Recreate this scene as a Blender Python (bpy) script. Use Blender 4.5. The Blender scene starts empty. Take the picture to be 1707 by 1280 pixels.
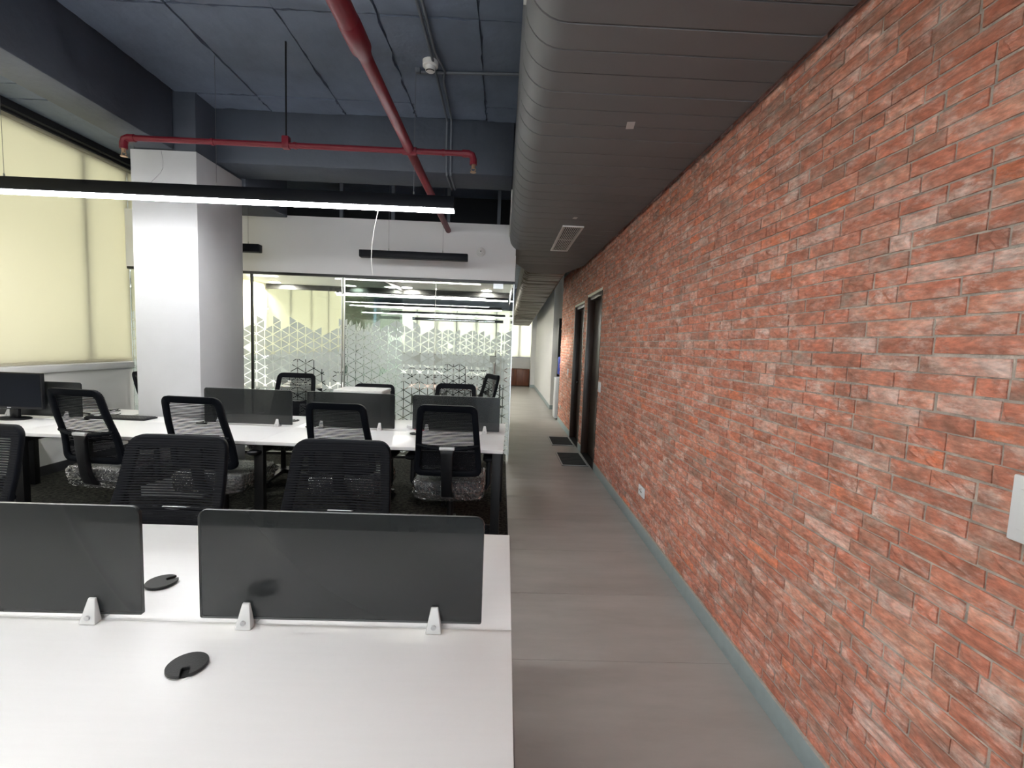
import bpy, bmesh, math, random
from mathutils import Matrix, Vector
random.seed(11)
S = bpy.context.scene
COL = S.collection
PI = math.pi
R = math.radians

# ------------------------------------------------------------------ camera
FPX, PITCH, YAW, ROLL, CAMH = 773.6, .08512548, -.02340345, .03718196, 1.5
def cam_rows():
    cy, sy, cp, sp, cr, sr = math.cos(YAW), math.sin(YAW), math.cos(PITCH), math.sin(PITCH), math.cos(ROLL), math.sin(ROLL)
    B = Matrix(((1, 0, 0), (0, 0, -1), (0, 1, 0)))
    Y = Matrix(((cy, 0, sy), (0, 1, 0), (-sy, 0, cy)))
    P = Matrix(((1, 0, 0), (0, cp, -sp), (0, sp, cp)))
    Q = Matrix(((cr, -sr, 0), (sr, cr, 0), (0, 0, 1)))
    return Q @ P @ Y @ B
CM = cam_rows()
cam = bpy.data.cameras.new('camera')
cam_o = bpy.data.objects.new('camera', cam); COL.objects.link(cam_o)
cam.sensor_width = 36; cam.sensor_fit = 'HORIZONTAL'; cam.lens = FPX / 1707 * 36
cam.clip_start = .03; cam.clip_end = 100
m = Matrix((CM[0], -CM[1], -CM[2])).transposed().to_4x4()
m.translation = (0, 0, CAMH); cam_o.matrix_world = m
S.camera = cam_o

# ------------------------------------------------------------------ light and exposure
S.view_settings.view_transform = 'Standard'; S.view_settings.look = 'None'
S.view_settings.gamma = 1; S.view_settings.use_curve_mapping = False
S.view_settings.exposure = 1.36
try:
    S.cycles.use_denoising = True
    S.cycles.max_bounces = 10; S.cycles.diffuse_bounces = 5; S.cycles.transparent_max_bounces = 24
    S.cycles.sample_clamp_indirect = 6
    S.cycles.caustics_reflective = False; S.cycles.caustics_refractive = False
except Exception:
    pass
W = bpy.data.worlds.new('sky'); S.world = W; W.use_nodes = True
bg = W.node_tree.nodes['Background']; bg.inputs[0].default_value = (.72, .85, 1, 1); bg.inputs[1].default_value = 1.5
def area(name, loc, direction, sx, sy, power, color):
    d = bpy.data.lights.new(name, 'AREA'); d.shape = 'RECTANGLE'; d.size = sx; d.size_y = sy
    d.energy = power; d.color = color
    o = bpy.data.objects.new(name, d); COL.objects.link(o); o.location = loc
    o.rotation_euler = Vector(direction).to_track_quat('-Z', 'Y').to_euler()
    return o
# daylight outside the windows (outside the blinds)
area('daylight_left', (-5.6, 1.2, 2.4), (1, 0, 0), 11.5, 3.0, 228, (1, .98, .95))
area('daylight_left_far', (-5.6, 12, 2.4), (1, 0, 0), 9.6, 3.0, 290, (1, .98, .95))
area('daylight_back', (.73, -5.3, 1.6), (0, 1, 0), .74, 2.7, 64, (.86, .93, 1))
area('daylight_end', (-1.6, 18.0, 2.0), (0, -1, 0), 6.4, 2.2, 245, (1, .97, .9))

# ------------------------------------------------------------------ materials
def lin(c): return tuple((x / 12.92 if x <= .04045 else ((x + .055) / 1.055) ** 2.4) for x in c)
def mat(name, col, rough=.5, metal=0, noise=0, nscale=8, bump=0, bscale=40, spec=.5, emit=None, estr=0, coat=0):
    m = bpy.data.materials.new(name); m.use_nodes = True; nt = m.node_tree; N = nt.nodes; L = nt.links
    p = N['Principled BSDF']; p.inputs['Base Color'].default_value = (*col, 1)
    p.inputs['Roughness'].default_value = rough; p.inputs['Metallic'].default_value = metal
    p.inputs['Specular IOR Level'].default_value = spec
    if coat: p.inputs['Coat Weight'].default_value = coat
    if emit: p.inputs['Emission Color'].default_value = (*emit, 1); p.inputs['Emission Strength'].default_value = estr
    if noise or bump:
        g = N.new('ShaderNodeNewGeometry')
    if noise:
        t = N.new('ShaderNodeTexNoise'); t.inputs['Scale'].default_value = nscale; t.inputs['Detail'].default_value = 6
        L.new(g.outputs['Position'], t.inputs['Vector'])
        r = N.new('ShaderNodeMapRange'); r.inputs[1].default_value = .25; r.inputs[2].default_value = .75
        r.inputs[3].default_value = 1 - noise; r.inputs[4].default_value = 1 + noise
        L.new(t.outputs['Fac'], r.inputs[0])
        v = N.new('ShaderNodeVectorMath'); v.operation = 'SCALE'; v.inputs[0].default_value = col
        L.new(r.outputs[0], v.inputs['Scale']); L.new(v.outputs[0], p.inputs['Base Color'])
    if bump:
        t2 = N.new('ShaderNodeTexNoise'); t2.inputs['Scale'].default_value = bscale; t2.inputs['Detail'].default_value = 5
        L.new(g.outputs['Position'], t2.inputs['Vector'])
        b = N.new('ShaderNodeBump'); b.inputs['Strength'].default_value = bump; b.inputs['Distance'].default_value = .01
        L.new(t2.outputs['Fac'], b.inputs['Height']); L.new(b.outputs[0], p.inputs['Normal'])
    return m
def nodes_mat(name):
    m = bpy.data.materials.new(name); m.use_nodes = True; nt = m.node_tree
    nt.nodes.clear(); out = nt.nodes.new('ShaderNodeOutputMaterial')
    return m, nt.nodes, nt.links, out
def glass_mat(name, tint, gloss=1.0, base=.04):
    m, N, L, out = nodes_mat(name)
    t = N.new('ShaderNodeBsdfTransparent'); t.inputs[0].default_value = (*tint, 1)
    g = N.new('ShaderNodeBsdfGlossy'); g.inputs['Roughness'].default_value = .01
    f = N.new('ShaderNodeFresnel'); f.inputs[0].default_value = 1.45
    mm = N.new('ShaderNodeMath'); mm.operation = 'MULTIPLY'; mm.inputs[1].default_value = gloss
    x = N.new('ShaderNodeMixShader'); L.new(f.outputs[0], mm.inputs[0]); L.new(mm.outputs[0], x.inputs[0])
    L.new(t.outputs[0], x.inputs[1]); L.new(g.outputs[0], x.inputs[2]); L.new(x.outputs[0], out.inputs[0])
    return m
def sheet_mat(name, col, trans, translucent, see, rough=.4, gloss=.04):
    """thin sheet: diffuse + translucent + see-through share + soft gloss"""
    m, N, L, out = nodes_mat(name)
    d = N.new('ShaderNodeBsdfDiffuse'); d.inputs[0].default_value = (*col, 1)
    tl = N.new('ShaderNodeBsdfTranslucent'); tl.inputs[0].default_value = (*trans, 1)
    a = N.new('ShaderNodeMixShader'); a.inputs[0].default_value = translucent
    L.new(d.outputs[0], a.inputs[1]); L.new(tl.outputs[0], a.inputs[2])
    tr = N.new('ShaderNodeBsdfTransparent'); b = N.new('ShaderNodeMixShader'); b.inputs[0].default_value = see
    L.new(a.outputs[0], b.inputs[1]); L.new(tr.outputs[0], b.inputs[2])
    g = N.new('ShaderNodeBsdfGlossy'); g.inputs['Roughness'].default_value = rough
    f = N.new('ShaderNodeFresnel'); f.inputs[0].default_value = 1.4
    mm = N.new('ShaderNodeMath'); mm.operation = 'MULTIPLY'; mm.inputs[1].default_value = gloss / .04
    L.new(f.outputs[0], mm.inputs[0])
    c = N.new('ShaderNodeMixShader'); L.new(mm.outputs[0], c.inputs[0])
    L.new(b.outputs[0], c.inputs[1]); L.new(g.outputs[0], c.inputs[2]); L.new(c.outputs[0], out.inputs[0])
    return m
M = {}
M['paint_dark'] = mat('dark_blue_grey_paint', (.130, .160, .222), .6, noise=.2, nscale=3, bump=.6, bscale=11)
M['beam'] = mat('beam_paint', (.055, .066, .088), .6, noise=.15, nscale=3, bump=.35, bscale=14)
M['white_sill'] = mat('white_sill_paint', (.88, .88, .87), .7)
M['white'] = mat('white_wall_paint', (.74, .74, .74), .7, noise=.02, bump=.06, bscale=120)
M['column'] = mat('column_paint', (.51, .515, .53), .6, noise=.02, bump=.12, bscale=160)
M['header'] = mat('header_paint', (.82, .82, .83), .75, noise=.015, nscale=2)
M['grey_base'] = mat('grey_skirting', (.32, .385, .40), .45, noise=.06, nscale=20)
M['base_edge'] = mat('skirting_edge', (.5, .47, .42), .7, noise=.15, nscale=60)
M['dark_base'] = mat('dark_skirting', (.03, .03, .035), .5)
M['black_metal'] = mat('black_powder_metal', (.004, .004, .0045), .5, spec=.3)
M['frame_black'] = mat('black_frame', (.006, .006, .006), .4)
M['black_plastic'] = mat('black_plastic', (.005, .0055, .007), .42, spec=.35)
M['back_plastic'] = mat('satin_black_plastic', (.004, .005, .0075), .55, spec=.09)
M['fabric'] = mat('black_fabric', (.008, .009, .014), .9, noise=.2, nscale=120, bump=.2, bscale=400)
M['mesh'] = mat('black_mesh_yarn', (.0055, .006, .008), .8, spec=.15)
M['silver'] = mat('brushed_silver', (.62, .63, .65), .38, .25)
M['chrome'] = mat('chrome', (.7, .7, .7), .12, 1)
M['steel'] = mat('brushed_steel', (.5, .5, .5), .3, 1)
M['clip'] = mat('light_grey_plastic', (.55, .55, .54), .45)
M['clip_screw'] = mat('grey_screw', (.42, .42, .42), .35)
M['red'] = mat('red_pipe_paint', (.16, .010, .021), .45, spec=.35, noise=.1, nscale=14)
M['brass'] = mat('dull_brass', (.45, .3, .2), .35, .8)
M['conduit'] = mat('grey_conduit', (.10, .115, .14), .5)
M['duct'] = mat('grey_duct_paint', (.158, .160, .166), .55, spec=.25, noise=.05, nscale=2.5)
M['foil'] = mat('dull_duct_foil', (.095, .082, .062), .38, .4, noise=.15, nscale=6, bump=.5, bscale=9)
M['vent_white'] = mat('white_vent', (.72, .71, .70), .45)
M['vent_black'] = mat('black_vent_recess', (.008, .008, .008), .8)
M['plate'] = mat('white_plate', (.80, .81, .85), .35)
M['socket'] = mat('dark_socket_slots', (.05, .05, .05), .5)
M['paper'] = mat('paper_tag', (.55, .53, .52), .8)
M['lamp_black'] = mat('lamp_housing', (.005, .006, .009), .5, spec=.15)
M['wire'] = mat('thin_steel_wire', (.25, .25, .27), .35, .8)
M['cord'] = mat('white_cord', (.75, .74, .72), .5)
M['plastic_black_cord'] = mat('black_cord', (.01, .01, .01), .5)
M['grommet'] = mat('grommet_plastic', (.009, .0095, .010), .5, bump=.12, bscale=300)
M['hole'] = mat('dark_hole', (.003, .003, .003), .9)
M['rubber'] = mat('doormat_rubber', (.03, .032, .033), .8)
M['blue'] = mat('blue_bottle', (.02, .05, .42), .15)
M['screen'] = mat('monitor_screen', (.003, .005, .010), .4, spec=.15)
M['key'] = mat('keyboard_keys', (.02, .021, .023), .5)
M['crack'] = mat('hairline_crack', (.22, .22, .24), .9)
M['darkvoid'] = mat('dark_void_shade', (.012, .013, .016), .9)  # near-black tone, shade of the void and blind recess put into colour
M['cream'] = mat('cream_paint', (.90, .85, .76), .7)
M['box_grey'] = mat('pale_grey_plastic', (.62, .62, .6), .45)
M['pinkred'] = mat('pink_red_plastic', (.55, .05, .12), .45)
M['led'] = mat('led_diffuser', (.9, .9, .9), .5, emit=(1, .99, .97), estr=25)
M['led_soft'] = mat('led_diffuser_soft', (.9, .9, .9), .5, emit=(1, 1, 1), estr=19)
M['led_far'] = mat('led_diffuser_far', (.9, .9, .9), .5, emit=(1, .96, .88), estr=18)
M['downlight'] = mat('downlight_face', (.9, .9, .9), .5, emit=(1, .93, .8), estr=200)
M['glass'] = glass_mat('partition_glass', (.955, .975, .97), .8)
M['glass_teal'] = glass_mat('green_tinted_glass', (.80, .92, .88), .9)
M['window_glass'] = glass_mat('window_glass', (.95, .97, .97), .6)
M['film'] = sheet_mat('frosted_film', (.80, .84, .86), (.66, .69, .70), .55, .05, .5, .02)
M['film_teal'] = sheet_mat('frosted_film_green', (.60, .72, .68), (.56, .68, .63), .55, .06, .5, .02)
M['blind'] = sheet_mat('roller_blind', (.74, .70, .58), (.70, .66, .52), .5, 0, .8, .0)
M['blind_far'] = sheet_mat('pale_roller_blind', (.78, .76, .70), (.76, .745, .67), .5, 0, .8, .0)
M['acrylic'] = sheet_mat('grey_screen_panel', (.013, .016, .0165), (.03, .035, .036), .2, .19, .3, .05)
def crinkle(m):
    N = m.node_tree.nodes; L = m.node_tree.links
    tc = N.new('ShaderNodeTexCoord'); t = N.new('ShaderNodeTexNoise'); t.inputs['Scale'].default_value = 26; t.inputs['Detail'].default_value = 3; t.inputs['Distortion'].default_value = 1.5
    L.new(tc.outputs['Object'], t.inputs['Vector'])
    b = N.new('ShaderNodeBump'); b.inputs['Strength'].default_value = 1; b.inputs['Distance'].default_value = .03; L.new(t.outputs['Fac'], b.inputs['Height'])
    for n in N:
        if n.type == 'BSDF_GLOSSY': L.new(b.outputs[0], n.inputs['Normal'])
M['plastic_wrap'] = sheet_mat('clear_plastic_wrap', (.45, .48, .52), (.45, .48, .52), .5, .93, .1, .24); crinkle(M['plastic_wrap'])

def brick_mat():
    m = bpy.data.materials.new('old_brick'); m.use_nodes = True; N = m.node_tree.nodes; L = m.node_tree.links
    p = N['Principled BSDF']; p.inputs['Roughness'].default_value = .75; p.inputs['Specular IOR Level'].default_value = .3
    at = N.new('ShaderNodeAttribute'); at.attribute_name = 'bcol'
    g = N.new('ShaderNodeNewGeometry')
    def noise(scale, det, vec=(1, 1, 1), rough=.6):
        mp = N.new('ShaderNodeMapping'); mp.inputs['Scale'].default_value = vec; L.new(g.outputs['Position'], mp.inputs[0])
        t = N.new('ShaderNodeTexNoise'); t.inputs['Scale'].default_value = scale; t.inputs['Detail'].default_value = det
        t.inputs['Roughness'].default_value = rough; L.new(mp.outputs[0], t.inputs['Vector']); return t.outputs['Fac']
    def ramp(s, a, b, lo=0, hi=1):
        r = N.new('ShaderNodeMapRange'); r.inputs[1].default_value = a; r.inputs[2].default_value = b
        r.inputs[3].default_value = lo; r.inputs[4].default_value = hi; L.new(s, r.inputs[0]); return r.outputs[0]
    def mix(f, a, b, mode='MIX'):
        x = N.new('ShaderNodeMix'); x.data_type = 'RGBA'; x.blend_type = mode
        for sock, v in ((x.inputs[0], f), (x.inputs[6], a), (x.inputs[7], b)):
            if hasattr(v, 'links'): L.new(v, sock)
            elif isinstance(v, tuple): sock.default_value = (*v, 1)
            else: sock.default_value = v
        return x.outputs[2]
    n1 = noise(26, 7, (1, .55, 1)); n2 = noise(15, 9, (1, .6, 1.3), .72); n3 = noise(90, 5, (1, .35, 1)); n4 = noise(9, 5, (1, .6, 1))
    c = mix(ramp(n1, .32, .68, 0, .85), at.outputs['Color'], (.62, .215, .14))
    c = mix(ramp(n4, .52, .66, 0, .65), c, (.31, .155, .115))
    # whitish bloom, stronger where the stone's own alpha says so
    wm = N.new('ShaderNodeMath'); wm.operation = 'MULTIPLY'; L.new(ramp(n2, .50, .67), wm.inputs[0]); L.new(at.outputs['Alpha'], wm.inputs[1])
    c = mix(wm.outputs[0], c, (.76, .57, .51))
    c = mix(1.0, c, ramp(n3, .25, .75, .62, 1.38), 'MULTIPLY')
    L.new(c, p.inputs['Base Color'])
    b = N.new('ShaderNodeBump'); b.inputs['Strength'].default_value = .9; b.inputs['Distance'].default_value = .008
    L.new(n2, b.inputs['Height']); L.new(b.outputs[0], p.inputs['Normal'])
    return m
M['brick'] = brick_mat()
M['mortar'] = mat('lime_mortar', (.47, .415, .375), .9, noise=.45, nscale=22, bump=.8, bscale=70)
def concrete_mat():
    m = bpy.data.materials.new('polished_cement'); m.use_nodes = True; N = m.node_tree.nodes; L = m.node_tree.links
    p = N['Principled BSDF']; g = N.new('ShaderNodeNewGeometry')
    mp = N.new('ShaderNodeMapping'); mp.inputs['Scale'].default_value = (.7, 2.6, 1); L.new(g.outputs['Position'], mp.inputs[0])
    t = N.new('ShaderNodeTexNoise'); t.inputs['Scale'].default_value = 1.7; t.inputs['Detail'].default_value = 7; t.inputs['Roughness'].default_value = .6
    L.new(mp.outputs[0], t.inputs['Vector'])
    r = N.new('ShaderNodeValToRGB'); r.color_ramp.elements[0].position = .3; r.color_ramp.elements[1].position = .75
    r.color_ramp.elements[0].color = (.345, .325, .30, 1); r.color_ramp.elements[1].color = (.46, .44, .415, 1)
    L.new(t.outputs['Fac'], r.inputs[0]); L.new(r.outputs[0], p.inputs['Base Color'])
    p.inputs['Roughness'].default_value = .36
    return m
M['concrete'] = concrete_mat()
def carpet_mat():
    m = bpy.data.materials.new('charcoal_carpet'); m.use_nodes = True; N = m.node_tree.nodes; L = m.node_tree.links
    p = N['Principled BSDF']; g = N.new('ShaderNodeNewGeometry'); p.inputs['Roughness'].default_value = .95; p.inputs['Specular IOR Level'].default_value = .1
    t = N.new('ShaderNodeTexNoise'); t.inputs['Scale'].default_value = 34; t.inputs['Detail'].default_value = 8; t.inputs['Roughness'].default_value = .75
    L.new(g.outputs['Position'], t.inputs['Vector'])
    r = N.new('ShaderNodeValToRGB'); r.color_ramp.elements[0].position = .42; r.color_ramp.elements[1].position = .68
    r.color_ramp.elements[0].color = (.022, .023, .022, 1); r.color_ramp.elements[1].color = (.11, .108, .09, 1)
    L.new(t.outputs['Fac'], r.inputs[0]); L.new(r.outputs[0], p.inputs['Base Color'])
    b = N.new('ShaderNodeBump'); b.inputs['Strength'].default_value = .6; b.inputs['Distance'].default_value = .006
    L.new(t.outputs['Fac'], b.inputs['Height']); L.new(b.outputs[0], p.inputs['Normal'])
    return m
M['carpet'] = carpet_mat()
def wood_mat(name, a, b, axis=(9, 9, .8), rough=.35):
    m = bpy.data.materials.new(name); m.use_nodes = True; N = m.node_tree.nodes; L = m.node_tree.links
    p = N['Principled BSDF']; g = N.new('ShaderNodeNewGeometry'); mp = N.new('ShaderNodeMapping'); mp.inputs['Scale'].default_value = axis
    L.new(g.outputs['Position'], mp.inputs[0]); t = N.new('ShaderNodeTexNoise'); t.inputs['Scale'].default_value = 3; t.inputs['Detail'].default_value = 8
    L.new(mp.outputs[0], t.inputs['Vector']); r = N.new('ShaderNodeValToRGB'); r.color_ramp.elements[0].position = .3; r.color_ramp.elements[1].position = .7
    r.color_ramp.elements[0].color = (*a, 1); r.color_ramp.elements[1].color = (*b, 1)
    L.new(t.outputs['Fac'], r.inputs[0]); L.new(r.outputs[0], p.inputs['Base Color']); p.inputs['Roughness'].default_value = rough
    return m
M['wood_dark'] = wood_mat('dark_door_veneer', (.022, .012, .009), (.05, .028, .02))
M['wood_red'] = wood_mat('reddish_cabinet_wood', (.09, .028, .014), (.19, .065, .032))
M['laminate'] = wood_mat('white_desk_laminate', (.785, .78, .775), (.80, .795, .79), (2, 30, 2), .34)
M['laminate_edge'] = mat('white_edge_band', (.66, .64, .62), .5)

# ------------------------------------------------------------------ mesh helpers
class MB:
    def __init__(s): s.v = []; s.f = []; s.mi = []
    def add(s, vs, fs, k=0):
        o = len(s.v); s.v += [tuple(v) for v in vs]
        for f in fs: s.f.append(tuple(o + i for i in f)); s.mi.append(k)
        return s
    def box(s, x0, x1, y0, y1, z0, z1, k=0):
        return s.add([(x0, y0, z0), (x1, y0, z0), (x1, y1, z0), (x0, y1, z0), (x0, y0, z1), (x1, y0, z1), (x1, y1, z1), (x0, y1, z1)],
                     [(0, 3, 2, 1), (4, 5, 6, 7), (0, 1, 5, 4), (1, 2, 6, 5), (2, 3, 7, 6), (3, 0, 4, 7)], k)
    def cbox(s, c, d, k=0): return s.box(c[0] - d[0] / 2, c[0] + d[0] / 2, c[1] - d[1] / 2, c[1] + d[1] / 2, c[2] - d[2] / 2, c[2] + d[2] / 2, k)
    def loft(s, rings, closed=True, caps=True, k=0):
        n = len(rings[0]); vs = [p for r in rings for p in r]; fs = []
        for i in range(len(rings) - 1):
            for j in range(n if closed else n - 1):
                a = i * n + j; b = i * n + (j + 1) % n
                fs.append((a, b, b + n, a + n))
        if caps and closed:
            fs.append(tuple(reversed(range(n)))); fs.append(tuple(range((len(rings) - 1) * n, len(rings) * n)))
        return s.add(vs, fs, k)
    def tube(s, pts, r, n=8, k=0, ry=None):
        pts = [Vector(p) for p in pts]; rings = []
        rr = r if isinstance(r, (list, tuple)) else [r] * len(pts)
        up = None
        for i, p in enumerate(pts):
            t = (pts[min(i + 1, len(pts) - 1)] - pts[max(i - 1, 0)]).normalized()
            if up is None:
                up = Vector((0, 0, 1)) if abs(t.z) < .9 else Vector((1, 0, 0))
            a = t.cross(up).normalized(); b = a.cross(t).normalized(); up = b
            rings.append([p + a * math.cos(2 * PI * j / n) * rr[i] + b * math.sin(2 * PI * j / n) * rr[i] for j in range(n)])
        return s.loft(rings, k=k)
    def cyl(s, c0, c1, r, n=12, k=0): return s.tube([c0, c1], r, n, k)
    def prism(s, outline, d, k=0):
        """outline: list of 3-D points (planar), extruded by vector d"""
        d = Vector(d); n = len(outline)
        return s.loft([[Vector(p) for p in outline], [Vector(p) + d for p in outline]], k=k)
    def build(s, name, mats, parent=None, bevel=0, seg=2, smooth=35, loc=None):
        me = bpy.data.meshes.new(name)
        bm = bmesh.new(); vs = [bm.verts.new(v) for v in s.v]
        for f, k in zip(s.f, s.mi):
            try: fc = bm.faces.new([vs[i] for i in f]); fc.material_index = k
            except ValueError: pass
        bmesh.ops.recalc_face_normals(bm, faces=bm.faces)
        if bevel:
            es = [e for e in bm.edges if len(e.link_faces) == 2 and e.calc_face_angle(0) > R(40)]
            bmesh.ops.bevel(bm, geom=es, offset=bevel, segments=seg, affect='EDGES', profile=.5, clamp_overlap=True)
        bm.to_mesh(me); bm.free()
        for mm in (mats if isinstance(mats, (list, tuple)) else [mats]): me.materials.append(mm)
        if smooth:
            for p in me.polygons: p.use_smooth = True
            me.set_sharp_from_angle(angle=R(smooth))
        o = bpy.data.objects.new(name, me); COL.objects.link(o)
        if parent: o.parent = parent
        if loc: o.location = loc
        return o
def rrect(x0, x1, z0, z1, r, n=5):
    """rounded rectangle outline (2-D), r = one radius or (bl, br, tr, tl)"""
    rs = r if isinstance(r, (list, tuple)) else (r,) * 4
    out = []
    for (cx, cz, a0, q) in ((x0 + rs[0], z0 + rs[0], PI, rs[0]), (x1 - rs[1], z0 + rs[1], 1.5 * PI, rs[1]), (x1 - rs[2], z1 - rs[2], 0, rs[2]), (x0 + rs[3], z1 - rs[3], .5 * PI, rs[3])):
        for i in range(n + 1):
            a = a0 + .5 * PI * i / n; out.append((cx + q * math.cos(a), cz + q * math.sin(a)))
    return out
def thing(name, label, cat, loc=(0, 0, 0), rz=0, group=None):
    o = bpy.data.objects.new(name, None); COL.objects.link(o); o.location = loc; o.rotation_euler = (0, 0, rz)
    o.empty_display_size = .1
    return tag(o, label, cat, group)
def tag(o, label, cat, group=None):
    o['label'] = label; o['category'] = cat
    if group: o['group'] = group
    return o
def struct(o): o['kind'] = 'structure'; return o
def sroot(name, loc=(0, 0, 0)):
    o = bpy.data.objects.new(name, None); COL.objects.link(o); o.location = loc; return struct(o)
def stuff(o): o['kind'] = 'stuff'; return o
def copy_tree(o, parent=None):
    c = o.copy(); COL.objects.link(c); c.parent = parent
    for ch in list(o.children): copy_tree(ch, c)
    return c
def place(o, loc, rz, label, group=None, scale=None):
    o.location = loc; o.rotation_euler = (0, 0, rz); o['label'] = label
    if group: o['group'] = group
    if scale: o.scale = scale
    return o

# ================================================================== SETTING
CZ = 3.543
XW = 1.165
XL = -4.6
# ---- floor: cement slab with tiles in the corridor
fl = MB().box(-4.8, 2.7, -4.7, 17.4, -.2, -.014).build('floor', M['grey_base']); struct(fl)
tile_me = None
y = 2.1 - .6 * 11
while y < 17.3:
    if tile_me is None:
        t = MB().box(.095, 1.16, .0012, .5988, -.0135, 0).build('tile', M['concrete'], fl, bevel=.0012, seg=1); tile_me = t.data
    else:
        t = bpy.data.objects.new('tile', tile_me); COL.objects.link(t); t.parent = fl
    t.location = (0, y, 0)
    if y > 8.9:
        t2 = bpy.data.objects.new('tile', tile_me); COL.objects.link(t2); t2.parent = fl; t2.location = (1.067, y, 0)
    y += .6
cp = MB().box(-4.75, .088, -4.65, 17.3, -.0138, .002).build('floor_carpet', M['carpet']); struct(cp)
trim = MB().box(.088, .095, -4.65, 17.3, -.0138, .003).build('trim_1', M['black_metal']); struct(trim)

# ---- ceiling: slab with cast panels and rough joints
ce = MB().box(-4.8, 2.7, -4.7, 17.4, CZ + .03, CZ + .25).build('ceiling', M['paint_dark']); struct(ce)
def panel(x0, x1, y0, y1, parent):
    rnd = random.Random(int(x0 * 977 + y0 * 131)); n = 14; g = .005
    def jit(): return rnd.uniform(-.004, .005) if rnd.random() < .8 else rnd.uniform(0, .016)
    pts = []
    for i in range(n): pts.append((x0 + g + jit() * .3 + (x1 - x0 - 2 * g) * i / n, y0 + g + jit()))
    for i in range(n): pts.append((x1 - g - jit(), y0 + g + (y1 - y0 - 2 * g) * i / n))
    for i in range(n): pts.append((x1 - g - (x1 - x0 - 2 * g) * i / n, y1 - g - jit()))
    for i in range(n): pts.append((x0 + g + jit(), y1 - g - (y1 - y0 - 2 * g) * i / n))
    dz = rnd.uniform(-.006, .006)
    mb = MB().prism([(px, py, CZ + dz) for px, py in pts], (0, 0, .0295 - dz))
    return mb.build('panel', M['paint_dark'], parent, smooth=0)
xs = [-2.875, -2.185, -1.51, -.862, -.219, .426, 1.071, 1.7]
ys = [-4.6, -3.4, -2.31, -1.22, -.13, .957, 2.047, 3.137, 4.225, 4.49]
for i in range(len(xs) - 1):
    for j in range(len(ys) - 1):
        panel(xs[i], xs[i + 1], ys[j], ys[j + 1], ce)
for j in range(len(ys) - 1):
    panel(-4.6, -3.9, ys[j], ys[j + 1], ce); panel(-3.9, -3.21, ys[j], ys[j + 1], ce)
panel(-4.6, -3.9, 4.49, 5.86, ce); panel(-3.9, -3.26, 4.49, 5.86, ce)

# ---- beams
def rough_beam(name, x0, x1, y0, y1, z0, z1, lip=None):
    b = MB().box(x0, x1, y0, y1, z0, z1).build(name, M['beam'], bevel=.012, seg=2); return struct(b)
rough_beam('beam_left', -3.2, -2.88, -4.6, 4.2, 3.055, CZ + .03)
rough_beam('beam_left.001', -3.2, -2.655, 4.905, 5.828, 2.925, CZ + .03)
rough_beam('beam_cross', -2.705, .04, 4.492, 4.92, 3.068, CZ + .03)
# ---- column: white below, dark paint above
cl = MB().box(-3.25, -2.69, 4.2, 4.905, 0, 3.05).build('column', M['column'], bevel=.006); struct(cl)
MB().box(-3.235, -2.70, 4.215, 4.9, 3.05, CZ + .03).build('column_head', M['beam'], cl, bevel=.01)
ck = []
for (px, pz) in ((-2.985, 3.045), (-2.972, 2.96), (-2.975, 2.90), (-2.995, 2.86), (-3.04, 2.815), (-3.075, 2.78), (-3.095, 2.74), (-3.11, 2.70)):
    ck.append((px, 4.1995, pz))
MB().tube(ck, .0016, 4).build('crack', M['crack'], cl)

# ---- left wall with windows and roller blinds
wl = MB().box(XL - .25, XL, -4.7, 17.4, -.1, 1.04)
wl.box(XL - .25, XL, -4.7, 17.4, 3.45, CZ + .03, 1)  # dark band, the recess shade put into the wall colour
wl = struct(wl.build('wall_left', [M['white_sill'], M['darkvoid']]))
MB().box(XL - .02, XL + .012, -4.6, 17.3, 0, .10).build('baseboard_left', M['dark_base'], wl)
MB().box(XL - .22, XL + .03, -4.6, 17.3, 1.04, 1.114).build('sill', M['white'], wl, bevel=.006)
MB().box(XL - .02, XL + .05, -4.6, 17.3, 3.475, 3.542).build('blind_recess_shade', M['darkvoid'], wl)  # dark strip in place of the shaded gap above the blinds
MB().box(XL - .235, XL - .02, -4.7, -4.3, 1.04, 3.45).build('window_jamb', M['white'], wl)
bays = [-4.25, -2.05, .15, 2.35, 4.2, 5.95, 8.15, 10.35, 12.55, 14.75, 16.9]
k = 0
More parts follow.
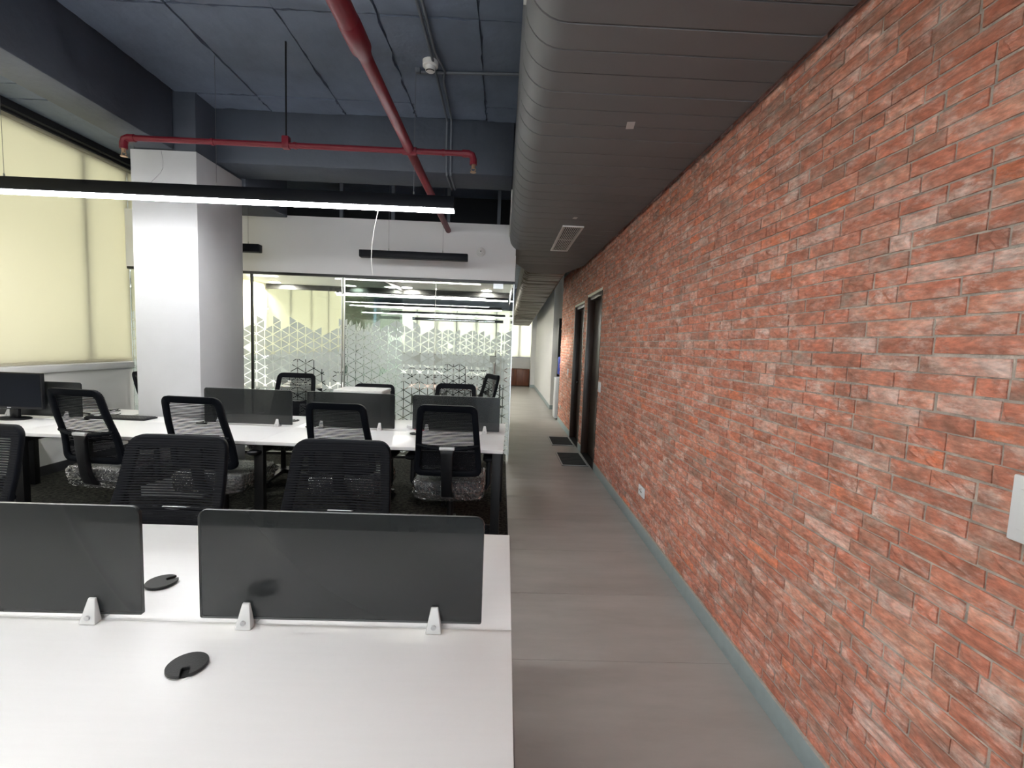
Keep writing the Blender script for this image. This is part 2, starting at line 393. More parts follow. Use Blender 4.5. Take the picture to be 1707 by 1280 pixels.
for a, b in zip(bays[:-1], bays[1:]):
    k += 1
    win = sroot('window_%d' % k)
    fr = MB()
    mid = 5.36 if abs(a - 4.2) < .01 else (a + b) / 2
    fr.box(XL - .15, XL - .09, a - .03, a + .03, 1.075, 3.45); fr.box(XL - .15, XL - .09, b - .03, b + .03, 1.075, 3.45)
    fr.box(XL - .15, XL - .09, mid - .022, mid + .022, 1.075, 3.45)
    fr.box(XL - .15, XL - .09, a, b, 1.114, 1.16); fr.box(XL - .15, XL - .09, a, b, 3.39, 3.45)
    fr.build('window_frame', M['black_metal'], win)
    MB().box(XL - .124, XL - .118, a + .03, mid - .022, 1.13, 3.39).build('pane', M['window_glass'], win)
    MB().box(XL - .124, XL - .118, mid + .022, b - .03, 1.13, 3.39).build('pane', M['window_glass'], win)
    bl = thing('roller_blind', 'cream roller blind drawn over window bay', 'blind', (XL, a, 0))
    vs = []; nz = 10; L_ = b - a
    mb = MB()
    mb.box(-.052, -.0505, .002, L_ - .002, 1.145, 3.42); mb.build('fabric', M['blind'], bl)
    MB().box(-.058, -.045, .002, L_ - .002, 1.118, 1.146).build('hem_bar', M['blind'], bl, bevel=.004)
    MB().cyl((-.05, .0, 3.44), (-.05, L_, 3.44), .024, 12).build('roller_tube', M['blind'], bl)
    seen = {5: 'cream roller blind beside the white column, crossed by a frame shadow', 4: 'cream roller blind at the left edge, behind the lit pendant lamp'}
    bl['label'] = seen.get(k, ('cream roller blind on the side window beyond the glass partition, bay %s from the column' % ['', 'first', 'second', 'third', 'fourth', 'fifth', 'sixth'][k - 5]) if k > 5 else
        'cream roller blind on the side window behind the viewer, bay %s from the back wall' % ['', 'first', 'second', 'third', '', ''][min(k, 5)])
    bl['group'] = 'cream roller blinds on the side windows'

# ---- back wall (behind the viewer) with an unshaded window, and the shell beyond
wb = MB()
wb.box(-4.8, 1.4, -4.75, -4.5, -.1, .12); wb.box(-4.8, 1.4, -4.75, -4.5, 3.1, CZ + .03)
wb.box(-4.8, .36, -4.75, -4.5, .12, 3.1); wb.box(1.1, 1.4, -4.75, -4.5, .12, 3.1)
struct(wb.build('wall_back', M['white']))
w = sroot('window_20'); fr = MB()
for x in (.36, 1.1): fr.box(x - .025, x + .025, -4.66, -4.6, .12, 3.1)
fr.box(.36, 1.1, -4.66, -4.6, .12, .17); fr.box(.36, 1.1, -4.66, -4.6, 3.05, 3.1)
fr.build('window_frame', M['black_metal'], w)
for a, b in ((.36, 1.1),):
    MB().box(a + .025, b - .025, -4.633, -4.627, .17, 3.05).build('pane', M['window_glass'], w)

# ---- brick wall on the right, doors in it
D1 = (5.53, 6.5, 2.215); D2 = (6.72, 7.62, 2.165); YE = 9.25
wr = MB()
def wbox(y0, y1, z0, z1): wr.box(XW, XW + .22, y0, y1, z0, z1)
wbox(-4.5, D1[0], -.1, CZ + .03); wbox(D1[1], D2[0], -.1, CZ + .03); wbox(D2[1], YE, -.1, CZ + .03)
wbox(D1[0], D1[1], D1[2], CZ + .03); wbox(D2[0], D2[1], D2[2], CZ + .03)
wr = struct(wr.build('wall_right', M['mortar'], smooth=0))
PAL = [((0.590, 0.230, 0.160), .7, 5), ((0.661, 0.293, 0.210), .8, 5), ((0.472, 0.185, 0.126), .6, 4), ((0.755, 0.247, 0.132), .45, 1.3), ((0.708, 0.382, 0.286), .95, 4.5),
       ((0.389, 0.225, 0.171), .5, 2.4), ((0.342, 0.269, 0.226), .45, 1.6), ((0.779, 0.540, 0.462), 1.2, 1.8), ((0.531, 0.247, 0.176), 1.2, 3)]
def pick(rnd):
    t = rnd.random() * sum(p[2] for p in PAL)
    for c, a, w_ in PAL:
        t -= w_
        if t <= 0: break
    f = rnd.uniform(.85, 1.18)
    return (c[0] * f, c[1] * f, c[2] * f, a)
def brick_geo(y0, y1, z0, z1, rnd):
    """one old brick: back rim, side, chamfer and an uneven face that stands proud of the mortar"""
    rough = rnd.random() < .2
    d = rnd.uniform(.006, .012); nx, nz = (6, 3) if rough else (5, 2)
    ce_ = [rnd.uniform(-.0022, .0022) for _ in range(8)]
    vs = []; fs = []; cs = []
    base = pick(rnd); mort = (.50, .40, .345)
    rows = []
    for j in range(nz + 1):
        row = []
        for i in range(nx + 1):
            u, v = i / nx, j / nz
            yy = y0 + (y1 - y0) * u; zz = z0 + (z1 - z0) * v
            edge = i in (0, nx) or j in (0, nz)
            if edge:
                zz += (ce_[0] * (1 - u) + ce_[1] * u) if j == 0 else ((ce_[2] * (1 - u) + ce_[3] * u) if j == nz else 0)
                yy += ce_[4 + (i > 0)] + rnd.uniform(-.001, .001) if i in (0, nx) else 0
                dep = d * .45
            else:
                dep = max(.002, d + (rnd.uniform(-.009, .007) if rough else rnd.uniform(-.0012, .0012)))
            row.append(len(vs)); vs.append((XW - dep, yy, zz))
            f = rnd.uniform(.8, 1.22); e_ = max(0, rnd.uniform(-.45, .7)) if edge else max(0, rnd.uniform(-.5, .18))
            cs.append(tuple(base[q] * f * (1 - e_) + mort[q] * e_ for q in range(3)) + (base[3] * rnd.uniform(.6, 1.3),))
        rows.append(row)
    for j in range(nz):
        for i in range(nx): fs.append((rows[j][i], rows[j + 1][i], rows[j + 1][i + 1], rows[j][i + 1]))
    rim = [rows[0][i] for i in range(nx + 1)] + [rows[j][nx] for j in range(1, nz + 1)] + [rows[nz][i] for i in range(nx - 1, -1, -1)] + [rows[j][0] for j in range(nz - 1, 0, -1)]
    o = len(vs)
    for q in rim: vs.append((XW + .004, vs[q][1], vs[q][2])); cs.append(cs[q])
    n = len(rim)
    for i in range(n): fs.append((rim[i], rim[(i + 1) % n], o + (i + 1) % n, o + i))
    return vs, fs, cs
bricks = []
rnd = random.Random(5); zc = .108; CH = .0503
while zc < 2.80:
    y = -1.3 - rnd.uniform(0, .2); zt = zc + CH - rnd.uniform(.005, .008)
    while y < YE - .03:
        Lb = rnd.choice((.075, .115, .12, .13, .135, .15, .165, .19, .21, .235, .24))
        y1 = min(y + Lb, YE - .002); segs = [(y, y1)]
        for (a, b, h) in (D1, D2):
            if zc < h + .002:
                ns = []
                for s0, s1 in segs:
                    if s1 <= a or s0 >= b: ns.append((s0, s1))
                    else:
                        if s0 < a - .03: ns.append((s0, a - .001))
                        if s1 > b + .03: ns.append((b + .001, s1))
                segs = ns
        for s0, s1 in segs:
            if s1 - s0 > .02: bricks.append((s0, s1 - rnd.uniform(.006, .009), zc, zt))
        y += Lb
    zc += CH
def px_area(b):
    yc, z = (b[0] + b[1]) / 2, (b[2] + b[3]) / 2
    q = CM @ Vector((XW, yc, z - CAMH))
    if q.z < .3: return 0
    u, v = 853.5 + FPX * q.x / q.z, 640 + FPX * q.y / q.z
    if not (-10 < u < 1717 and -10 < v < 1290): return 0
    if z > 2.66: return 0
    return (b[1] - b[0]) * (b[3] - b[2]) * FPX * FPX * XW / max(yc, .3) ** 3
order = sorted(range(len(bricks)), key=lambda i: -px_area(bricks[i]))
solo = set(order[:300])
def color_mesh(me, cols):
    a = me.color_attributes.new('bcol', 'FLOAT_COLOR', 'POINT')
    flat = [c for col in cols for c in col]
    a.data.foreach_set('color', flat)
rv, rf, rc = [], [], []
for i, b in enumerate(bricks):
    rb = random.Random(1000 + i); vs, fs, cs = brick_geo(*b, rb)
    if i in solo:
        me = bpy.data.meshes.new('brick'); me.from_pydata(vs, [], fs); me.materials.append(M['brick']); color_mesh(me, cs)
        o = bpy.data.objects.new('brick', me); COL.objects.link(o); o.parent = wr
    else:
        k0 = len(rv); rv += vs; rf += [tuple(k0 + q for q in f) for f in fs]; rc += cs
me = bpy.data.meshes.new('further_bricks'); me.from_pydata(rv, [], rf); me.materials.append(M['brick']); color_mesh(me, rc)
o = bpy.data.objects.new('further_bricks', me); COL.objects.link(o); o.parent = wr; stuff(o)
# skirting
for i, (a, b) in enumerate(((-4.5, D1[0]), (D1[1], D2[0]), (D2[1], YE))):
    bb = MB().box(XW - .009, XW + .01, a, b, 0, .098).build('baseboard_right' if i == 0 else 'baseboard_right.%03d' % i, M['grey_base'], bevel=.002); struct(bb)
    MB().box(XW - .011, XW + .008, a, b, .098, .106).build('top_edge', M['base_edge'], bb)
# doors
def timber_door(n, a, b, h, handle):
    d = sroot('door_%d' % n)
    f = MB(); t = .05
    f.box(XW - .006, XW + .15, a - .002, a + t, 0, h - .03); f.box(XW - .006, XW + .15, b - t, b + .002, 0, h - .03)
    f.box(XW + .02, XW + .15, a + t, b - t, h - .075, h - .03)
    f.build('door_frame', M['wood_dark'], d, bevel=.004)
    MB().box(XW - .004, XW + .21, a, b, h - .03, h).build('lintel', M['cream'], d)
    MB().box(XW + .09, XW + .13, a + t + .003, b - t - .003, .008, h - .078).build('leaf', M['wood_dark'], d, bevel=.003)
    MB().box(XW + .0, XW + .15, a, b, -.005, .006).build('threshold', M['black_metal'], d)
    if handle:
        hz = .93; hy = b - t - .07
        hd = MB().cyl((XW + .09, hy, hz), (XW + .082, hy, hz), .026, 14); hd.tube([(XW + .085, hy, hz), (XW + .045, hy, hz), (XW + .04, hy - .02, hz), (XW + .04, hy - .12, hz)], .009, 8)
        hd.build('handle', M['chrome'], d)
    return d
timber_door(1, *D1, False); timber_door(2, *D2, True)

# ---- corridor end: white wall, pilaster, far window, cabinet
ww = MB().box(1.168, 1.42, 10.9, 16.35, 0, CZ).build('wall_corridor', M['white']); struct(ww)
MB().box(1.16, 1.425, 10.892, 16.36, 0, .1).build('baseboard', M['grey_base'], ww)
pl = MB().box(1.02, 1.42, 16.35, 16.75, 0, CZ).build('pilaster', M['white']); struct(pl)
MB().box(1.012, 1.42, 16.342, 16.76, 0, .1).build('baseboard', M['grey_base'], pl)
nw = MB().box(2.4, 2.6, 9.0, 17.4, 0, CZ).box(XW + .22, 2.4, 9.0, 9.25, 0, CZ).build('wall_niche', M['white']); struct(nw)
fw = MB(); fw.box(-4.8, 2.6, 17.1, 17.35, -.1, 1.02); fw.box(-4.8, 2.6, 17.1, 17.35, 2.75, CZ, 1); fw.box(1.15, 2.6, 17.1, 17.35, 1.02, 2.75)
fw = struct(fw.build('wall_far', [M['white'], M['paint_dark']]))
xb = [-4.6, -3.15, -1.7, -.25, 1.15]
for i in range(4):
    a, b = xb[i], xb[i + 1]
    win = sroot('window_%d' % (30 + i)); fr = MB()
    fr.box(a - .03, a + .03, 17.2, 17.26, 1.02, 2.75); fr.box(b - .03, b + .03, 17.2, 17.26, 1.02, 2.75)
    mid = .62 if i == 3 else (a + b) / 2
    fr.box(mid - .03, mid + .03, 17.2, 17.26, 1.02, 2.75)
    fr.box(a, b, 17.2, 17.26, 1.02, 1.07); fr.box(a, b, 17.2, 17.26, 2.7, 2.75); fr.build('window_frame', M['black_metal'], win)
    MB().box(a + .03, b - .03, 17.228, 17.232, 1.07, 2.7).build('pane', M['window_glass'], win)
    bl = thing('roller_blind', 'x', 'blind', (a, 17.15, 0), group='blinds on the end windows')
    MB().box(.01, b - a - .01, 0, .0015, 1.045, 2.72).build('fabric', M['blind_far'], bl)
    MB().box(.01, b - a - .01, -.006, .007, 1.02, 1.046).build('hem_bar', M['wire'], bl)
    bl['label'] = ['glowing blind on the end window nearest the side windows', 'glowing blind on the end window, second from the side windows',
                   'glowing blind on the end window seen through the glass door', 'glowing blind on the end window closing the corridor'][i]
cb = thing('low_cabinet', 'low reddish wood cabinet under the window at the corridor end', 'cabinet', (.1, 16.7, 0))
MB().box(0, .9, 0, .38, .02, .63).build('body', M['wood_red'], cb, bevel=.004)
MB().box(.01, .445, -.018, .0, .04, .61).build('cabinet_door', M['wood_red'], cb, bevel=.003)
MB().box(.455, .89, -.018, .0, .04, .61).build('cabinet_door', M['wood_red'], cb, bevel=.003)
# ---- bulkhead header over the glass, void behind
YG = 5.86
hd = MB().box(-4.6, .122, YG - .03, YG + .07, 2.275, 2.955).build('wall_header', M['header'], bevel=.003); struct(hd)
vd = sroot('trim_2')
for x in (-2.05, -1.42, -.74, -.12): MB().box(x, x + .04, YG + .02, YG + .06, 2.955, CZ).build('channel', M['conduit'], vd)
MB().box(-4.6, .10, 6.9, 7.0, 2.6, CZ + .03).build('backing', M['darkvoid'], vd)  # added black sheet, standing in for the unlit void
# ---- glass partition
gp = sroot('wall_glass')
fr = MB()
fr.box(-4.6, .122, YG - .02, YG + .03, 2.245, 2.275); fr.box(-4.6, -.86, YG - .015, YG + .025, 0.002, .035)
fr.box(-3.122, -3.10, YG - .012, YG + .022, .035, 2.245)
fr.build('black_channel', M['frame_black'], gp)
fr = MB(); fr.box(-2.012, -2.002, YG - .008, YG + .018, .035, 2.245); fr.box(-1.984, -1.974, YG - .008, YG + .018, .035, 2.245)
fr.build('joint_strip', M['steel'], gp)
MB().box(-.856, -.852, YG - .004, YG + .014, .035, 2.245).build('joint_strip', M['clip'], gp)
MB().box(.112, .122, YG - .006, YG + .016, .0, 2.245).build('corner_edge', M['steel'], gp)
panes = [(-4.58, -3.122), (-3.10, -2.012), (-1.974, -.856), (-.012, .112)]
def film(x0, x1, pitch, ztop, y, matl, parent, along='x', seed=3, clear=.035, off=0):
    """triangles of frosted film with clear lines between, ragged along the top"""
    rn = random.Random(seed); s = pitch / (math.sqrt(3) / 2); gap = .0045
    mb = MB(); n = int((x1 - x0) / pitch) + 2
    for i in range(-1, n):
        xa = x0 + off * pitch + i * pitch; xb_ = xa + pitch
        if xb_ < x0 or xa > x1: continue
        base = 0 if i % 2 == 0 else s / 2
        top = ztop - rn.choice((0, 0, s * .5, s))
        for q in range(-1, int(ztop / s) + 2):
            z = base + q * s
            # right-pointing (vertical edge on the left) and left-pointing
            for tri in (((xa, z), (xa, z + s), (xb_, z + s / 2)), ((xb_, z + s / 2), (xa, z + s), (xb_, z + 1.5 * s))):
                cx = sum(p[0] for p in tri) / 3; cz = sum(p[1] for p in tri) / 3
                if cz < .07 or cz > top: continue
                if rn.random() < clear: continue
                pts = [(p[0] + (cx - p[0]) * gap * 3 / pitch, p[1] + (cz - p[1]) * gap * 3 / pitch) for p in tri]
                # clip to pane in x
                poly = pts
                for lim, sg in ((x0, 1), (x1, -1)):
                    out = []
                    for a, b in zip(poly, poly[1:] + poly[:1]):
                        ia, ib = (a[0] - lim) * sg >= 0, (b[0] - lim) * sg >= 0
                        if ia: out.append(a)
                        if ia != ib:
                            t = (lim - a[0]) / (b[0] - a[0]); out.append((lim, a[1] + (b[1] - a[1]) * t))
                    poly = out
                    if not poly: break
                if len(poly) < 3: continue
                if along == 'x': mb.add([(p[0], y, p[1]) for p in poly], [tuple(range(len(poly)))])
                else: mb.add([(y, p[0], p[1]) for p in poly], [tuple(range(len(poly)))])
    return stuff(mb.build('frosted_film', matl, parent, smooth=0))
for i, (a, b) in enumerate(panes):
    p = MB().box(a, b, YG, YG + .01, .035 if i < 3 else .005, 2.245).build('pane', M['glass'], gp)
    film(a + .005, b - .005, .101, 1.74, YG + .0115, M['film'], p, seed=20 + i, off=.3)
gd = sroot('door_3')
p = MB().box(-.85, -.02, YG, YG + .01, .008, 2.24).build('pane', M['glass'], gd)
film(-.845, -.025, .076, 1.63, YG + .0115, M['film'], p, seed=8, off=.1)
h = MB()
for yy in (YG - .05, YG + .06):
    h.cyl((-.095, yy, .9), (-.095, yy, 1.26), .013, 10)
for zz in (.95, 1.21): h.cyl((-.095, YG - .05, zz), (-.095, YG + .06, zz), .008, 8)
h.build('handle', M['steel'], gd)
pt = MB(); pt.box(-.14, -.018, YG - .008, YG + .018, 2.18, 2.243); pt.box(-.14, -.018, YG - .008, YG + .018, .004, .07); pt.build('patch_fitting', M['steel'], gd)
# return pane along the corridor and divider between the two glass rooms
gs = sroot('wall_glass_side')
p = MB().box(.112, .122, YG + .012, 9.2, .02, 2.245).build('pane', M['glass'], gs)
film(YG + .03, 9.18, .101, 1.74, .1115, M['film'], p, along='y', seed=31)
MB().box(.105, .128, YG, 9.2, 2.245, 2.275).build('black_channel', M['frame_black'], gs)
MB().box(.105, .128, YG + .03, 9.2, 2.275, 2.6).build('header', M['header'], gs)
gv = sroot('wall_glass_divider')
p = MB().box(-1.985, -1.975, YG + .04, 9.2, .02, 2.44).build('pane', M['glass_teal'], gv)
film(YG + .05, 9.18, .101, 1.74, -1.974, M['film_teal'], p, along='y', seed=41, clear=.02)
MB().box(-2.0, -1.96, YG + .07, 9.2, 2.44, 2.495).build('black_channel', M['frame_black'], gv)
gb = sroot('wall_glass_far')
for a, b in ((-4.58, -2.0), (-1.96, .10)): MB().box(a, b, 9.2, 9.21, .02, 2.4).build('pane', M['glass'], gb)
MB().box(-4.6, .128, 9.18, 9.24, 2.4, 2.52).build('black_channel', M['frame_black'], gb)
rc_ = MB().box(-4.6, .112, YG + .07, 9.25, 2.495, 2.58).build('ceiling_cabin', M['white_sill']); struct(rc_)
for i, (x, y) in enumerate(((-4.3, 8.9), (-2.9, 8.95), (-1.84, 8.9), (-.34, 8.9))):
    d = thing('downlight', ['round lit downlight in the cabin ceiling, nearest the side window', 'round lit downlight in the cabin ceiling, just left of the glass divider',
              'round lit downlight in the cabin ceiling, just right of the glass divider', 'round lit downlight in the cabin ceiling above the glass door'][i], 'downlight', (x, y, 2.495), group='cabin downlights')
    MB().cyl((0, 0, -.006), (0, 0, .001), .105, 24).build('rim', M['vent_white'], d)
    MB().cyl((0, 0, -.009), (0, 0, -.005), .09, 24).build('lamp_face', M['downlight'], d)
    dl = bpy.data.lights.new('downlight_beam', 'AREA'); dl.shape = 'DISK'; dl.size = .17; dl.energy = 26; dl.color = (1, .95, .86)
    do = bpy.data.objects.new('downlight_beam', dl); COL.objects.link(do); do.location = (x, y, 2.483)

# ================================================================== DUCTS
du = thing('air_duct', 'large grey ribbed air duct running along the top of the brick wall', 'duct', (0, 0, 0))
def duct_profile(g=0):
    x0, x1, z0, z1 = .045 + g, 1.142 - g, 2.65 + g, 3.42 - g
    return rrect(x0, x1, z0, z1, (.15, .035, .03, .15), 7)
yr = [-1.25]
while yr[-1] < 2.64: yr.append(yr[-1] + .1503)
for d in (.21, .18): yr.append(yr[-1] + d)
while yr[-1] < 6.55: yr.append(yr[-1] + .183)
for a, b in zip(yr[:-1], yr[1:]):
    dz = random.uniform(-.0015, .0015)
    pr = duct_profile(); pi_ = duct_profile(.022); e = .0045
    rings = [[(x, yy, z + dz) for x, z in pp] for pp, yy in ((pi_, a), (pr, a + e), (pr, b - e), (pi_, b))]
    MB().loft(rings).build('panel', M['duct'], du, smooth=50)
ye = yr[-1]
# tapering end cap
pr = duct_profile(.004); q = rrect(.29, .93, 2.60, 3.1, (.1, .06, .06, .1), 7)
MB().loft([[(x, ye, z) for x, z in pr], [(x, ye + .03, z) for x, z in duct_profile()], [(x, ye + .5, z) for x, z in q]]).build('end_taper', M['duct'], du, smooth=50)
def grille(name, par, o, ux, uy, n, wx, wy, nslat, frame=.02, split=True):
    """framed grille in the plane o + ux*a + uy*b, slats along uy, n = outward normal"""
    o, ux, uy, n = Vector(o), Vector(ux), Vector(uy), Vector(n)
    def bar(mb, a0, a1, b0, b1, d0, d1):
        vs = [o + ux * a + uy * b + n * d for d in (d0, d1) for (a, b) in ((a0, b0), (a1, b0), (a1, b1), (a0, b1))]
        mb.add(vs, [(0, 3, 2, 1), (4, 5, 6, 7), (0, 1, 5, 4), (1, 2, 6, 5), (2, 3, 7, 6), (3, 0, 4, 7)])
    mb = MB(); bar(mb, frame, wx - frame, frame, wy - frame, -.003, .001); mb.build('recess', M['vent_black'], par)
    mb = MB(); bar(mb, 0, frame, 0, wy, -.002, .010); bar(mb, wx - frame, wx, 0, wy, -.002, .010)
    bar(mb, frame, wx - frame, 0, frame, -.002, .010); bar(mb, frame, wx - frame, wy - frame, wy, -.002, .010)
    if split: bar(mb, frame, wx - frame, wy / 2 - .006, wy / 2 + .006, 0, .006)
    mb.build('frame', M['vent_white'], par)
    step = (wx - 2 * frame) / nslat
    for i in range(nslat):
        mb = MB(); a = frame + step * (i + .5); bar(mb, a - step * .16, a + step * .16, frame, wy - frame, .001, .008); mb.build('slat', M['vent_white'], par)
v = thing('vent_grille', 'white slatted vent grille set in the underside of the duct', 'vent', (0, 0, 0), group='duct vents')
grille('v', v, (.535, 4.54, 2.649), (1, 0, 0), (0, 1, 0), (0, 0, -1), .205, 1.16, 9)
v = thing('vent_grille', 'white side vent on the duct above the glass partition header', 'vent', (0, 0, 0), group='duct vents')
grille('v', v, (.044, 4.75, 2.81), (0, 0, 1), (0, 1, 0), (-1, 0, 0), .22, 1.2, 6)
v = thing('vent_grille', 'white side vent at the top edge, on the nearest stretch of duct', 'vent', (0, 0, 0), group='duct vents')
grille('v', v, (.044, .75, 2.80), (0, 0, 1), (0, 1, 0), (-1, 0, 0), .24, 1.15, 6)
for i, (x, y, w_, l_, rz, lb) in enumerate(((.62, 2.49, .04, .075, -.15, 'small pale tape tag stuck under the duct, the larger one'), (.61, 4.26, .035, .06, .1, 'tiny pale tape tag stuck under the duct just before the vent grille'))):
    t = MB().cbox((0, 0, 0), (w_, l_, .002)).build('tape_tag', M['paper']); tag(t, lb, 'tag', 'tape tags'); t.location = (x, y, 2.648); t.rotation_euler = (0, 0, rz)
d2 = thing('foil_duct', 'dull foil covered duct sagging along the corridor towards the far window', 'duct', (0, 0, 0))
rn = random.Random(4); ysg = [ye + .5 + i * .16 for i in range(58)]
for i, (a, b) in enumerate(zip(ysg[:-1], ysg[1:])):
    t0 = (a - 7) / 8.5; zb = 2.60 - .40 * t0 + rn.uniform(-.006, .006)
    rings = []
    for yy, g in ((a, .012), (a + .04, 0), (b - .04, 0), (b, .012)):
        rings.append([(x + rn.uniform(-.004, .004), yy, z + rn.uniform(-.006, .006)) for x, z in rrect(.29 + g, .93 - g, zb + g, zb + .5, (.1, .05, .05, .1), 4)])
    MB().loft(rings).build('duct_section', M['foil'], d2, smooth=60)

# ================================================================== PIPES, CONDUITS, DETECTORS
sp = thing('sprinkler_pipe', 'dark red sprinkler pipe run with a cross branch under the ceiling', 'pipe', (0, 0, 0))
XP, ZP = -.712, 2.858
mb = MB(); mb.tube([(XP, -3.5, ZP), (XP, 2.16, ZP)], .047, 16); mb.build('main_pipe', M['red'], sp)
mb = MB(); mb.tube([(XP, 2.12, ZP), (XP, 2.14, ZP), (XP, 2.31, ZP), (XP, 2.35, ZP), (XP, 2.38, ZP)], [.046, .0505, .0505, .037, .035], 16); mb.build('reducer', M['red'], sp)
mb = MB(); mb.tube([(XP, 2.38, ZP), (XP, 5.85, ZP)], .033, 14); mb.build('main_pipe', M['red'], sp)
YB = 3.46; ZB = ZP - .01
mb = MB(); mb.tube([(-2.69, YB, ZB), (-.285, YB, ZB)], .0195, 10); mb.build('branch_pipe', M['red'], sp)
mb = MB(); mb.tube([(XP - .05, YB, ZB), (XP + .05, YB, ZB)], .028, 12)
for x in (-2.1, -1.52, -.47): mb.tube([(x - .01, YB, ZB), (x + .01, YB, ZB)], .024, 10)
mb.build('coupling', M['red'], sp)
for x0, s in ((-2.69, 1), (-.285, -1)):
    mb = MB(); mb.tube([(x0 + s * .05, YB, ZB), (x0 + s * .005, YB, ZB), (x0 - s * .02, YB, ZB - .01), (x0 - s * .03, YB, ZB - .04), (x0 - s * .03, YB, ZB - .075)], .026, 10)
    e = mb.build('elbow', M['red'], sp)
    mb = MB(); xx = x0 - s * .03; mb.cyl((xx, YB, ZB - .075), (xx, YB, ZB - .10), .013, 8); mb.cyl((xx, YB, ZB - .125), (xx, YB, ZB - .129), .022, 12)
    mb.tube([(xx - .013, YB, ZB - .10), (xx - .016, YB, ZB - .112), (xx, YB, ZB - .126)], .003, 5); mb.tube([(xx + .013, YB, ZB - .10), (xx + .016, YB, ZB - .112), (xx, YB, ZB - .126)], .003, 5)
    mb.build('sprinkler_head', M['brass'], sp)
MB().cyl((-1.585, YB, ZB + .05), (-1.585, YB, CZ), .006, 8).build('hanger_rod', M['black_metal'], sp)
mb = MB(); mb.box(-1.61, -1.56, YB - .022, YB + .022, ZB - .026, ZB + .06); mb.build('clamp', M['red'], sp, bevel=.006)
cd = thing('conduit_run', 'pair of grey conduits bending past the detector and down the beam', 'conduit', (0, 0, 0))
def wob(pts): return pts
for pts in ([(-.62, 2.2, 3.52), (-.585, 2.95, 3.52), (-.575, 3.49, 3.52), (-.575, 3.75, 3.52), (-.578, 4.38, 3.52), (-.578, 4.45, 3.515), (-.582, 4.472, 3.48), (-.578, 4.474, 3.09), (-.575, 4.49, 3.05), (-.575, 4.90, 3.05)],
            [(-.585, 2.2, 3.52), (-.552, 2.95, 3.52), (-.545, 3.45, 3.52), (-.515, 3.6, 3.52), (-.505, 3.68, 3.52), (-.53, 3.80, 3.52), (-.535, 4.38, 3.52), (-.538, 4.45, 3.515), (-.542, 4.472, 3.48), (-.538, 4.474, 3.09), (-.54, 4.49, 3.05), (-.54, 4.90, 3.05)]):
    MB().tube(pts, .010, 8).build('conduit', M['conduit'], cd)
MB().tube([(-.70, 3.72, 3.527), (-.3, 3.70, 3.527), (.08, 3.68, 3.527)], .012, 8).build('conduit', M['conduit'], cd)
MB().cbox((-.71, 3.70, 3.53), (.04, .04, .04)).build('junction_box', M['conduit'], cd, bevel=.006)
sd = thing('smoke_detector', 'round white smoke detector on the dark ceiling between the conduits', 'detector', (-.60, 3.60, 3.535))
mb = MB(); mb.tube([(0, 0, .005), (0, 0, -.03), (0, 0, -.034)], [.058, .056, .05], 24); mb.build('base', M['vent_white'], sd)
mb = MB(); mb.tube([(0, 0, -.034), (0, 0, -.06), (0, 0, -.066)], [.04, .036, .028], 24); mb.build('head', M['vent_white'], sd)
arc = [(.030 * math.cos(a), .030 * math.sin(a), -.063) for a in [R(q) for q in range(200, 341, 20)]]
MB().tube(arc, .004, 6).build('slot', M['vent_black'], sd)
cc = thing('wall_speaker', 'small round white device fixed on the pale header beside the duct', 'device', (-.305, YG - .03, 2.615))
mb = MB(); mb.tube([(0, .002, 0), (0, -.02, 0), (0, -.03, 0)], [.055, .053, .044], 24); mb.build('base', M['vent_white'], cc)
mb = MB(); mb.tube([(0, -.03, 0), (0, -.05, 0), (0, -.058, 0)], [.036, .033, .02], 20); mb.build('head', M['vent_white'], cc)
MB().cyl((0, -.0585, 0), (0, -.0605, 0), .008, 8).build('slot', M['vent_black'], cc)

# ================================================================== PENDANT LAMPS
def linear_lamp(name, label, x0, x1, y, z0, z1, lit, wires, ztop=CZ, group=None, m_led=None, wd=.085):
    L_ = thing(name, label, 'lamp', ((x0 + x1) / 2, y, z0), group=group); hw = (x1 - x0) / 2
    dd = .018 if lit else .006
    MB().box(-hw, hw, -wd / 2, wd / 2, dd, z1 - z0).build('housing', M['lamp_black'], L_, bevel=.003)
    MB().box(-hw + .004, hw - .004, -wd / 2 + .002, wd / 2 - .002, 0, dd).build('diffuser', m_led if lit else M['lamp_black'], L_, bevel=.004 if lit else 0)
    for wx in wires:
        q = wx - (x0 + x1) / 2
        MB().cyl((q, 0, z1 - z0), (q, 0, z1 - z0 + .03), .006, 8).build('wire_grip', M['steel'], L_)
        MB().cyl((q, 0, z1 - z0 + .02), (q, 0, ztop - z0), .0016, 5).build('suspension_wire', M['wire'], L_)
    return L_
lp = linear_lamp('pendant_lamp', 'long lit black linear pendant lamp hanging before the white column', -4.35, -.404, 3.664, 2.49, 2.60, True, (-3.765, -2.2, -.718), group='linear pendant lamps', m_led=M['led_soft'])
cx0 = (-4.35 - .404) / 2
MB().tube([(-.965 - cx0, -.035, .06), (-.975 - cx0, -.04, -.02), (-1.0 - cx0, -.04, -.14), (-1.018 - cx0, -.04, -.27), (-1.022 - cx0, -.04, -.38), (-1.01 - cx0, -.04, -.50)], .0028, 6).build('loose_cord', M['cord'], lp)
linear_lamp('pendant_lamp', 'lit black linear pendant lamp hanging over the viewer, above the picture', -4.35, -.404, 1.2, 2.49, 2.60, True, (-3.765, -2.2, -.718), group='linear pendant lamps', m_led=M['led_soft'])
for yy, lb in ((-1.26, 'added unseen pendant lamp brightening the room from behind the viewer, nearer one'), (-3.1, 'added unseen pendant lamp brightening the room from behind the viewer, further one')):  # unseen lamps added to brighten desk, floor and brick
    linear_lamp('pendant_lamp', lb, -4.35, -.404, yy, 2.49, 2.60, True, (-3.765, -2.2, -.718), group='linear pendant lamps', m_led=M['led'])
